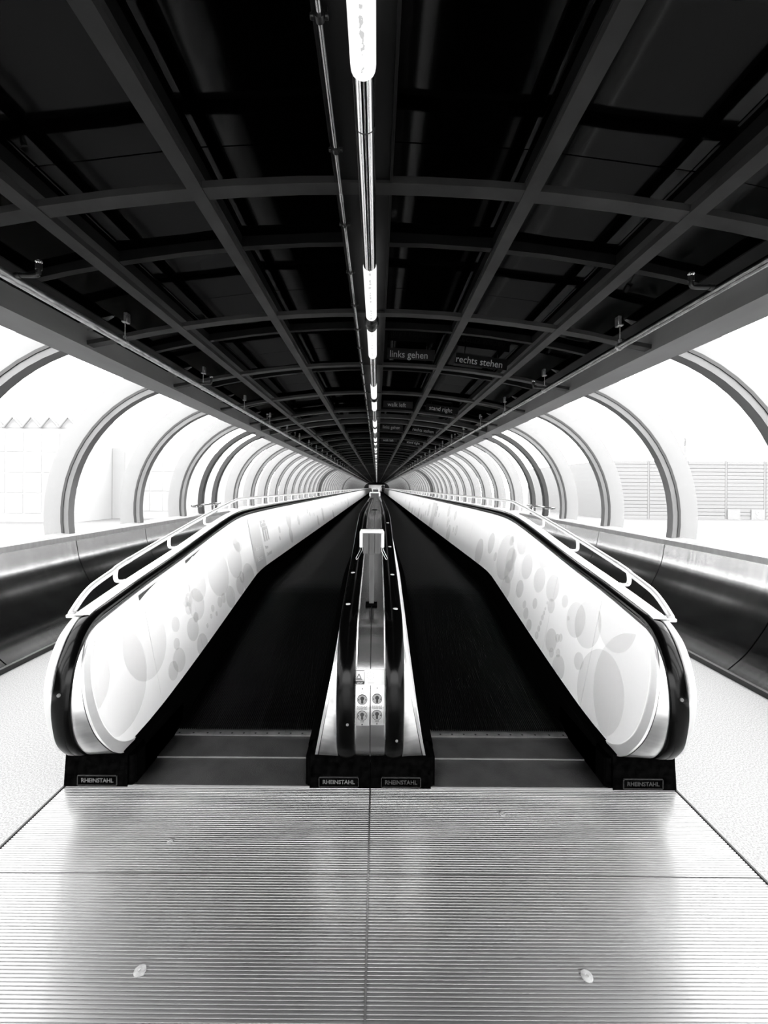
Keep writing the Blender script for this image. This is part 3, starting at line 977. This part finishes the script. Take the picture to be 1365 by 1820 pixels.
# ------------------------------------------------------------------ guard rails on the outer decks
def guard_rail(s, label):
    rt = root('guard_rail', label, 'railing', (s * 1.6, 2.2, .915))
    xb = s * 1.60
    pts = cr([(s * 1.594, 2.196, .915), (xb, 2.222, .930), (xb, 2.285, .980), (xb, 2.357, 1.019), (xb, 2.453, 1.046), (xb, 2.558, 1.072), (xb, 2.66, 1.100), (xb, 3.25, 1.207), (xb, 3.7, 1.283), (xb, 4.2, 1.362), (xb, 4.75, 1.436), (xb, 4.92, 1.446), (xb, 5.15, 1.449), (xb, 5.6, 1.449)], 4)
    pts += [(xb, y, 1.449) for y in (8, 12, 20, 40, 80, 108)]
    MB().tube(pts, .0165, 12).build('rail_bar', M['satin'], rt, True, label='polished tubular bar')
    # sleeve couplings
    bz = interp([(p[1], p[2]) for p in pts], 2.9)
    def barz(y): return interp([(p[1], p[2]) for p in pts], y)
    for y in (2.68,):
        MB().tube([(xb, y, barz(y)), (xb, y + .05, barz(y + .05))], .0178, 12).build('sleeve', M['deck'], rt, True)
    MB().bbox(min(s * 1.55, s * 1.608), max(s * 1.55, s * 1.608), 2.172, 2.235, .900, .918, .004).build('end_foot', M['deck'], rt)
    proto = {}
    y = 2.58
    k = 0
    while y < 100:
        if y < 4.9 or not proto.get('level'):
            zb = barz(y)
            zd = hr(y)
            g = lambda x, z: (s * x, y, z)
            path = cr([(1.598, zb - .010), (1.602, zb - .035), (1.602, zd + .022), (1.594, zd + .006), (1.578, zd + .002), (1.550, zd + .003)], 3)
            mb = MB()
            rings = []
            for i, (x, z) in enumerate(path):
                a, b = path[max(i - 1, 0)], path[min(i + 1, len(path) - 1)]
                t = Vector((b[0] - a[0], b[1] - a[1])).normalized()
                nx, nz = -t.y * .006, t.x * .006
                w = .014
                rings.append([(s * (x + nx), y - w, z + nz), (s * (x + nx), y + w, z + nz), (s * (x - nx), y + w, z - nz), (s * (x - nx), y - w, z - nz)])
            mb.loft(rings, True, True)
            sl = (hr(y + .03) - hr(y - .03)) / .06
            vs = []
            for dy_ in (-.016, .016):
                for x, dz in ((1.478, .0115), (1.560, .0085), (1.560, .001), (1.478, .004)):
                    vs.append((s * x, y + dy_, hr(y) + sl * dy_ + dz))
            mb.add(vs, [(0, 1, 2, 3), (7, 6, 5, 4), (0, 4, 5, 1), (1, 5, 6, 2), (2, 6, 7, 3), (3, 7, 4, 0)])
            o = mb.build('post', M['satin'], rt, True)
            if y > 5.6:
                proto['level'] = (o, y)
        else:
            o0, yl = proto['level']
            o = o0.copy()
            COL.objects.link(o)
            o.location = (o0.location.x, o0.location.y + y - yl, o0.location.z)
        y += .662
        k += 1
    return rt
guard_rail(-1, 'polished tubular guard rail on the outer deck of the left balustrade')
guard_rail(1, 'polished tubular guard rail on the outer deck of the right balustrade')

# ------------------------------------------------------------------ small boxes on posts on the centre deck
def sign_box(y, ph, bh, label):
    zb = hr(y) - .030
    rt = root('sign_box', label, 'box', (-.002, y, zb), 'small boxes on posts along the centre deck')
    xc = -.002
    MB().bbox(xc - .033, xc + .033, y - .035, y + .035, zb - .004, zb + .006, .002).build('foot_plate', M['blackpaint'], rt)
    MB().bbox(xc - .0135, xc + .0135, y - .006, y + .006, zb, zb + ph + .01, .001).build('post', M['boxdark'], rt)
    z0, z1 = zb + ph, zb + ph + bh
    MB().box(xc - .05, xc + .05, y - .008, y + .05, z0 + .002, z1 - .002).build('body', M['boxdark'], rt)
    for k in range(3):
        a = xc - .048 + .032 * k
        MB().bbox(a + .0008, a + .0312, y - .016, y - .008, z0 - .004 if k == 1 else z0, z1 - .002, .0015).build('front_slat', M['boxdark'], rt)
    MB().bbox(xc - .066, xc + .066, y - .012, y + .06, z1 - .002, z1 + .016, .004).build('top_cover', M['boxwhite'], rt)
    for s in (-1, 1):
        a, b = sorted((xc + s * .05, xc + s * .07))
        MB().bbox(a, b, y - .004, y + .056, z0 + bh * .28, z1 + .008, .004).build('side_cover', M['boxwhite'], rt)
        px = xc + s * .062
        zt_ = z0 + bh * .28
        loop = [(px, y, zt_ + .004), (px + s * .004, y - .004, zt_ - .012), (px + s * .028, y - .012, zt_ - .058), (px + s * .025, y - .012, zt_ - .066), (px + s * .018, y - .012, zt_ - .062), (px - s * .007, y - .004, zt_ - .016), (px - s * .008, y, zt_ + .004)]
        MB().tube(loop, .0013, 6).build('wire_loop', M['boxwhite'], rt, True)
    return rt
sign_box(2.37, .290, .118, 'small dark box with white sides on a tall post, nearest on the centre deck')
sign_box(5.3, .155, .060, 'small dark box on a short post, second along the centre deck')
sign_box(8.2, .185, .060, 'small dark box on a short post, third and farthest along the centre deck')

# ------------------------------------------------------------------ ceiling lamps: tube lamps in a row
LX, LZ, LR = -0.03, 2.99, .0425
ordn = ['nearest', 'second', 'third', 'fourth', 'fifth', 'sixth', 'seventh', 'eighth', 'ninth', 'tenth']
def ring_y(y, r, n=20, x=LX, z=LZ):
    return [(x + r * math.cos(2 * PI * k / n), y, z + r * math.sin(2 * PI * k / n)) for k in range(n)]
def tube_lamp():
    yc = 0.49
    rt = root('tube_lamp', 'x', 'lamp', (LX, yc, LZ), 'tube lamps in the row under the ceiling')
    c = MB()
    c.loft([ring_y(yc + d, r) for d, r in ((-.125, LR * .9), (-.12, LR * 1.02), (-.06, LR * 1.02), (-.05, LR * 1.35), (-.02, LR * 1.5), (.02, LR * 1.5), (.05, LR * 1.35), (.06, LR * 1.02), (.12, LR * 1.02), (.125, LR * .9))], True, True)
    c.box(LX - .012, LX + .012, yc - .02, yc + .02, LZ, 3.11)
    c.build('coupling', M['pipe_dull'], rt, True, label='dark coupling with hanger')
    for s in (-1, 1):
        ys_ = [(.118, .7), (.12, 1), (.6, 1), (.868, 1), (.880, .98), (.887, .93), (.889, .86)]
        MB().loft([ring_y(yc + s * d, LR * q) for d, q in ys_], True, True).build('diffuser', M['lamp'], rt, True, label='lit white tube')
    MB().loft([ring_y(yc + d, LR * .93) for d in (.88, 1.09)], True, True).build('chrome_sleeve', M['chrome'], rt, True, label='polished metal sleeve')
    MB().loft([ring_y(yc + d, LR * .93) for d in (1.096, 2.094)], True, True).build('chrome_sleeve', M['chrome'], rt, True, label='polished metal sleeve')
    MB().loft([ring_y(yc + d, LR * .88) for d in (1.085, 1.101)], True, True).build('joint_ring', M['gasket'], rt, True)
    return rt
tl = tube_lamp()
k = 0
y = .49
while y < 116:
    o = tl if k == 0 else copy_tree(tl, (LX, y, LZ))
    if k < 10:
        o['label'] = 'white tube lamp hanging from the black ceiling, %s of the row from the entrance' % ordn[k]
    else:
        o['label'] = 'far white tube lamp in the dwindling ceiling row, beyond the tenth'
    y += 2.985
    k += 1

# conduit beside the lamps
cd = root('conduit', 'thin metal conduit with black clamps running left of the lamp row', 'pipe', (-.155, Y0, 3.08))
CXX, CZZ = -.165, 3.068
MB().tube([(CXX, Y0, CZZ), (CXX, 30, CZZ), (CXX, Y1, CZZ)], .0095, 10).build('pipe', M['conduit'], cd, True)
MB().tube([(CXX, 2.06, CZZ), (CXX, 2.12, CZZ)], .0125, 10).build('joint_sleeve', M['conduit'], cd, True)
def clamp():
    y = 1.29
    mb = MB()
    mb.tube([(CXX, y - .011, CZZ), (CXX, y + .011, CZZ)], .0165, 12)
    for s in (-1, 1):
        mb.bbox(CXX + s * .015, CXX + s * .030, y - .008, y + .008, CZZ - .008, CZZ + .008, .003)
        mb.tube([(CXX + s * .0235, y, CZZ + .004), (CXX + s * .0235, y, CZZ + .03)], .0022, 6)
    mb.box(CXX - .006, CXX + .006, y - .006, y + .006, CZZ, 3.105)
    return mb.build('clamp', M['pipe_dull'], cd, True)
cp = clamp()
for k in range(1, 90):
    c = cp.copy()
    COL.objects.link(c)
    c.location.y = cp.location.y + .51 * k

# ------------------------------------------------------------------ sprinkler pipes
def sprinkler_pipe(s, label, y_first, mname):
    PX, PZ, PR = XC * .4 + s * 2.0, 2.752, .027
    rt = root('sprinkler_pipe', label, 'pipe', (PX, Y0, PZ))
    MB().tube([(PX, Y0, PZ), (PX, 20, PZ), (PX, Y1, PZ)], PR, 14).build('pipe', M[mname], rt, True)
    def hanger(y):
        mb = MB()
        mb.tube([(PX, y - .012, PZ), (PX, y + .012, PZ)], PR + .005, 14)
        mb.bbox(PX - .012, PX + .012, y - .01, y + .01, PZ + PR, PZ + PR + .03, .003)
        mb.tube([(PX, y, PZ + PR), (PX, y, PZ + .17)], .0045, 8)
        mb.bbox(PX - .022, PX + .022, y - .018, y + .018, PZ + .165, PZ + .17 + .006, .002)
        mb.bbox(PX - .014, PX + .014, y + .0, y + .05, PZ + .17, PZ + .25, .003)
        return mb.build('hanger', M['pipe'], rt, True)
    h0 = hanger(RIB0 - .22 + PITCH)
    for k in range(1, 30):
        c = h0.copy(); COL.objects.link(c); c.location.y += PITCH * k
    def head(y):
        xh = PX - s * .155
        arm = MB()
        pth = cr([(PX - s * .01, y, PZ + .012), (PX - s * .06, y, PZ + .012), (xh + s * .02, y, PZ + .012), (xh + s * .004, y, PZ + .018), (xh, y, PZ + .035), (xh, y, PZ + .06)], 3)
        arm.tube(pth, .0125, 10)
        arm.tube([(PX - s * .03, y, PZ + .012), (PX - s * .055, y, PZ + .012)], .0165, 10)
        arm.tube([(xh, y, PZ + .045), (xh, y, PZ + .075)], .0165, 10)
        o = arm.build('sprinkler_arm', M['pipe_dull'], rt, True)
        hd = MB()
        hd.tube([(xh, y, PZ + .07), (xh, y, PZ + .085), (xh, y, PZ + .087), (xh, y, PZ + .094)], [.008, .008, .018, .018], 12)
        for sx in (-1, 1):
            hd.tube([(xh + sx * .011, y, PZ + .07), (xh + sx * .013, y, PZ + .088)], .003, 6)
        hd.build('sprinkler_head', M['chrome'], o, True)
        return o
    a0 = head(y_first)
    for k in range(1, 18):
        c = copy_tree(a0, None, rt)
        c.location = (a0.location.x, a0.location.y + 2.4 * k, a0.location.z)
    return rt
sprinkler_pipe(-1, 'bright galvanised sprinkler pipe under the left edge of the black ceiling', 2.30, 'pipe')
sprinkler_pipe(1, 'dim sprinkler pipe under the right edge of the black ceiling', 2.38, 'pipe_shaded')

# ------------------------------------------------------------------ hanging signs
def hang_sign(body, uc, k, z, label, plate):
    y = RIB0 + PITCH * k - .11
    xc = XC + uc
    sl = -uc / RT
    rt = root('hanging_sign', label, 'sign', (xc, y, z))
    w = .30 if plate else .33
    hh = .055
    mt = Matrix.Translation((xc, y, z)) @ Matrix.Rotation(-math.atan(sl), 4, 'Y')
    mb = MB().bbox(-w + .03, w, 0.0, .008, -hh, hh + .02, .002)
    mb.v = [tuple(mt @ Vector(p)) for p in mb.v]
    mb.build('sign_plate', M['signplate'] if plate else M['channel'], rt)
    st = MB()
    for sx in (-.2, .2):
        st.box(sx - .006, sx + .006, .001, .007, hh, .24)
    st.v = [tuple(mt @ Vector(p)) for p in st.v]
    st.build('hanger', M['channel'], rt)
    text('lettering', body, .118, M['signtext'], None, parent=rt, matrix=mt @ Matrix.Translation((-.01, -.0015, 0)) @ Euler((PI / 2, 0, 0)).to_matrix().to_4x4(), xs=.88)
for k, (l, r_) in zip((2, 4, 6, 8), (('links gehen', 'rechts stehen'), ('walk left', 'stand right'), ('links gehen', 'rechts stehen'), ('walk left', 'stand right'))):
    fl = 'nearest' if k < 6 else 'farther, smaller'
    hang_sign(l, .455, k, 3.188, '%s black ceiling sign reading "%s" beside the lamp row' % (fl, l), True)
    hang_sign(r_, 1.30, k, 3.108, '%s black ceiling sign reading "%s" between the purlins' % (fl, r_), False)

# ------------------------------------------------------------------ low rails on the sills at the expansion joint
for s in (-1, 1):
    rt = root('sill_rail', 'short low metal rail on the %s window sill at the black double hoops' % ('left' if s < 0 else 'right'), 'rail', (XC + s * 3.6, 8.0, 1.01))
    x = XC + s * 3.62
    MB().tube([(x, 8.25, 1.2), (x, 9.75, 1.2)], .018, 8).build('rail_bar', M['steel'], rt, True)
    for y in (8.5, 9.4):
        MB().tube([(x, y, 1.012), (x, y, 1.17)], .014, 8).build('bracket', M['steel'], rt, True)
        MB().bbox(x - .05, x + .05, y - .12, y + .12, 1.165, 1.185, .003).build('bracket_plate', M['steel'], rt)

# ------------------------------------------------------------------ person far ahead on the right belt
def person():
    y, x = 54.0, .80
    zb = Bz(y)
    rt = root('person', 'distant person in dark clothing standing on the right belt, seen from behind', 'person', (x, y, zb))
    def skin_fig(name, joints, bones, m, lvl=2):
        me = bpy.data.meshes.new(name)
        me.from_pydata([j[0] for j in joints], bones, [])
        me.materials.append(m)
        o = bpy.data.objects.new(name, me)
        COL.objects.link(o)
        o.parent = rt
        sk = o.modifiers.new('skin', 'SKIN')
        sk.use_smooth_shade = True
        sv = me.skin_vertices[0].data
        for i, j in enumerate(joints):
            sv[i].radius = j[1]
        sv[0].use_root = True
        ss = o.modifiers.new('sub', 'SUBSURF')
        ss.levels = ss.render_levels = lvl
        return o
    rt.scale = (.95, .95, .94)
    J = [((0, 0, .92), (.15, .11)), ((0, 0, 1.10), (.13, .10)), ((0, .01, 1.30), (.17, .11)), ((0, .01, 1.40), (.13, .09)), ((0, 0, 1.46), (.055, .055)), ((0, -.01, 1.55), (.08, .095)), ((0, -.01, 1.64), (.06, .07)),
         ((-.19, .01, 1.37), (.06, .06)), ((-.24, .02, 1.10), (.045, .045)), ((-.22, -.06, .88), (.035, .035)), ((-.215, -.09, .79), (.03, .04)),
         ((.19, .01, 1.37), (.06, .06)), ((.25, .02, 1.10), (.045, .045)), ((.23, -.05, .88), (.035, .035)), ((.225, -.08, .79), (.03, .04)),
         ((-.10, 0, .84), (.09, .09)), ((-.11, -.01, .48), (.062, .065)), ((-.11, .02, .09), (.042, .045)), ((-.12, -.12, .035), (.035, .03)),
         ((.10, 0, .84), (.09, .09)), ((.11, -.04, .48), (.062, .065)), ((.11, -.02, .09), (.042, .045)), ((.12, -.16, .035), (.035, .03))]
    J = [((p[0], -p[1], p[2]), r) for p, r in J]
    Bn = [(0, 1), (1, 2), (2, 3), (3, 4), (4, 5), (5, 6), (3, 7), (7, 8), (8, 9), (9, 10), (3, 11), (11, 12), (12, 13), (13, 14), (0, 15), (15, 16), (16, 17), (17, 18), (0, 19), (19, 20), (20, 21), (21, 22)]
    skin_fig('body', J, Bn, M['darkcloth'])
    hm = MB()
    n = 14
    rings = []
    for k in range(8):
        a = -PI / 5 + (PI / 2 + PI / 5) * k / 7
        rings.append([(x + .095 * math.cos(a) * math.cos(2 * PI * j / n), y - .012 + .108 * math.cos(a) * math.sin(2 * PI * j / n), zb + 1.58 + .115 * math.sin(a)) for j in range(n)])
    hm.loft(rings, True, True).build('hair', M['hair'], rt, True)
    MB().bbox(x - .33, x - .24, y - .16, y + .14, zb + .55, zb + .80, .03).build('bag', M['darkcloth'], rt, True)
    return rt
person()

# ------------------------------------------------------------------ far end of the passage
we = MB()
we.box(-3.9, -2.4, Y1, Y1 + .3, 0, 3.6).box(2.3, 3.8, Y1, Y1 + .3, 0, 3.6).box(-2.4, 2.3, Y1, Y1 + .3, 2.35, 3.6)
o = we.build('wall_end', M['batten'])
tag(o, 'dark end wall with a wide opening at the far end', None, None, 'structure')
o = MB().box(-2.4, 2.3, Y1 - .06, Y1 + .36, 2.25, 2.4).build('trim_end', M['sill'])
tag(o, 'pale lintel over the far opening', None, None, 'structure')
o = MB().box(-4, 4, Y1 + 5.8, Y1 + 6, 0, 3.6).build('wall_back', M['panel'])
tag(o, 'white wall of the hall beyond the far opening', None, None, 'structure')
o = MB().box(-4, 4, Y1 + .3, Y1 + 6, 2.56, 2.7).build('ceiling_hall', M['batten'])
tag(o, 'dark ceiling of the hall beyond the far opening', None, None, 'structure')
for k in range(5):
    o = root('hall_light', 'bright ceiling strip of the far hall, %s of five from the left wall' % ('first', 'second', 'third', 'fourth', 'fifth')[k], 'lamp', (-1.6 + .8 * k, Y1 + 3, 2.5), 'hall lights beyond the far opening')
    MB().bbox(-1.75 + .8 * k, -1.45 + .8 * k, Y1 + .8, Y1 + 5, 2.45, 2.5, .01).build('diffuser', M['hall_light'], o)
    MB().bbox(-1.78 + .8 * k, -1.42 + .8 * k, Y1 + .75, Y1 + 5.05, 2.5, 2.56, .01).build('housing', M['sill'], o)

# ------------------------------------------------------------------ outdoors
GZ = -2.7
o = MB().box(-400, 400, -150, 400, GZ - .5, GZ).build('ground', M['apron'])
tag(o, 'pale paved ground outside the passage', None, None, 'structure')
# hall with horizontal cladding and a large 9, beyond the right windows
def hall():
    Y = 60.0
    s_ = Y / 735.0
    x0, x1 = .025 + (1072 - 670) * s_, .025 + (1465 - 670) * s_
    zt = 1.6 + 50.5 * s_
    zb = 1.6 - 53 * s_
    rt = root('exhibition_hall', 'long pale hall with horizontal cladding and a white 9 outside the right windows', 'building', (x0, Y, GZ))
    MB().box(x0, x1, Y + .2, Y + 30, GZ, zt).build('wall', M['cladding'], rt)
    nb = 16
    xs = [x0]
    px = 1291 - 69 * 3
    while True:
        xx = .025 + (px - 670) * s_
        if xx > x1: break
        if xx > x0: xs.append(xx)
        px += 69
    xs.append(x1)
    for a, b in zip(xs, xs[1:]):
        for k in range(nb):
            z0 = zb + (zt - zb) * k / nb
            z1 = zb + (zt - zb) * (k + 1) / nb
            MB().bbox(a + .16, b - .16, Y + .03, Y + .2, z0 + .022, z1 - .022, .02).build('cladding_panel', M['cladding'], rt)
    for xx in xs:
        MB().box(xx - .13, xx + .13, Y + .05, Y + .2, zb, zt + .1).build('column', M['cladding_dark'], rt)
    for pa, pb, t in ((1293, 1315, ''), (1335, 1358.5, '9')):
        a, b = .025 + (pa - 670) * s_, .025 + (pb - 670) * s_
        sg = MB().box(a, b, Y - .1, Y + .02, zb, 1.6 - 35 * s_).build('sign_board', M['cladding_white'], rt)
        if t:
            text('lettering', t, 1.55, M['signwhite'], ((a + b) / 2, Y - .12, (zb + 1.6 - 35 * s_) / 2), parent=sg, ext=.01, bold=.03)
hall()
def mast():
    Y = 75.0
    s_ = Y / 735
    x = .025 + (1217 - 670) * s_
    zt = 1.6 + 92 * s_
    rt = root('lattice_mast', 'thin lattice mast rising behind the pale hall', 'mast', (x, Y + 25, GZ))
    Yb = Y + 25
    s_ = Yb / 735
    x = .025 + (1217 - 670) * s_
    rt.location.x = x
    zt = 1.6 + 92 * s_
    for dx, dy_ in ((-.5, -.5), (.5, -.5), (.5, .5), (-.5, .5)):
        MB().tube([(x + dx, Yb + dy_, GZ), (x + dx * .15, Yb + dy_ * .15, zt)], .07, 6).build('leg', M['cladding_dark'], rt)
    for k in range(8):
        z = GZ + (zt - GZ) * (.3 + .68 * k / 8)
        w = 1.6 if k in (3, 6) else .7
        MB().box(x - w, x + w, Yb - .06, Yb + .06, z - .06, z + .06).build('cross_arm', M['cladding_dark'], rt)
mast()
def left_hall():
    Y = 48.0
    s_ = Y / 735
    xr, xl = .025 + (140 - 670) * s_, .025 + (-120 - 670) * s_
    zt = 1.6 + 126 * s_
    rt = root('trade_hall', 'large pale hall with truss roof outside the left windows', 'building', (xl, Y, GZ))
    MB().box(xl, xr, Y, Y + 40, GZ, zt - 1.6).build('wall', M['cladding_left'], rt)
    mb = MB().box(xl, xr, Y - .05, Y + 40, zt - 1.6, zt)
    mb.build('roof', M['cladding_left'], rt)
    n = 8
    for k in range(n):
        a = xl + (xr - xl) * k / n
        b = xl + (xr - xl) * (k + 1) / n
        MB().tube([(a, Y - .3, zt - 1.6), ((a + b) / 2, Y - .3, zt - .4), (b, Y - .3, zt - 1.6)], .12, 6).build('truss', M['cladding_white'], rt)
        for j in range(4):
            z0 = GZ + 1 + j * (zt - GZ - 3) / 4
            MB().bbox(a + .1, b - .1, Y - .05, Y, z0, z0 + (zt - GZ - 3) / 4 - .12, .02).build('cladding_panel', M['cladding_left'], rt)
    xq = .025 + (300 - 670) * s_
    z2 = 1.6 + 75 * s_
    r2 = root('low_hall', 'lower pale hall to the right of the truss roofed hall outside the left windows', 'building', (xr, Y + 6, GZ))
    MB().box(xr + .05, xq, Y + 6, Y + 40, GZ, z2).build('wall', M['cladding_left'], r2)
    n = 5
    for k in range(n):
        a = xr + 1.7 + (xq - xr - 2) * k / n
        for j in range(3):
            MB().bbox(a, a + (xq - xr - 2) / n - .15, Y + 5.95, Y + 6, GZ + 1 + j * 2.6, GZ + 3.45 + j * 2.6, .02).build('cladding_panel', M['cladding_left'], r2)
left_hall()
# walls that flank the far half of the passage
for s, nm in ((-1, 'left'), (1, 'right')):
    x0, x1 = sorted((s * 6.2, s * 7.0))
    o = MB().box(x0, x1, 47.0, 128, GZ, 6.5).build('wall_flank_' + nm, M['hallwall'])
    tag(o, 'grey outdoor wall flanking the far half of the passage', None, None, 'structure')
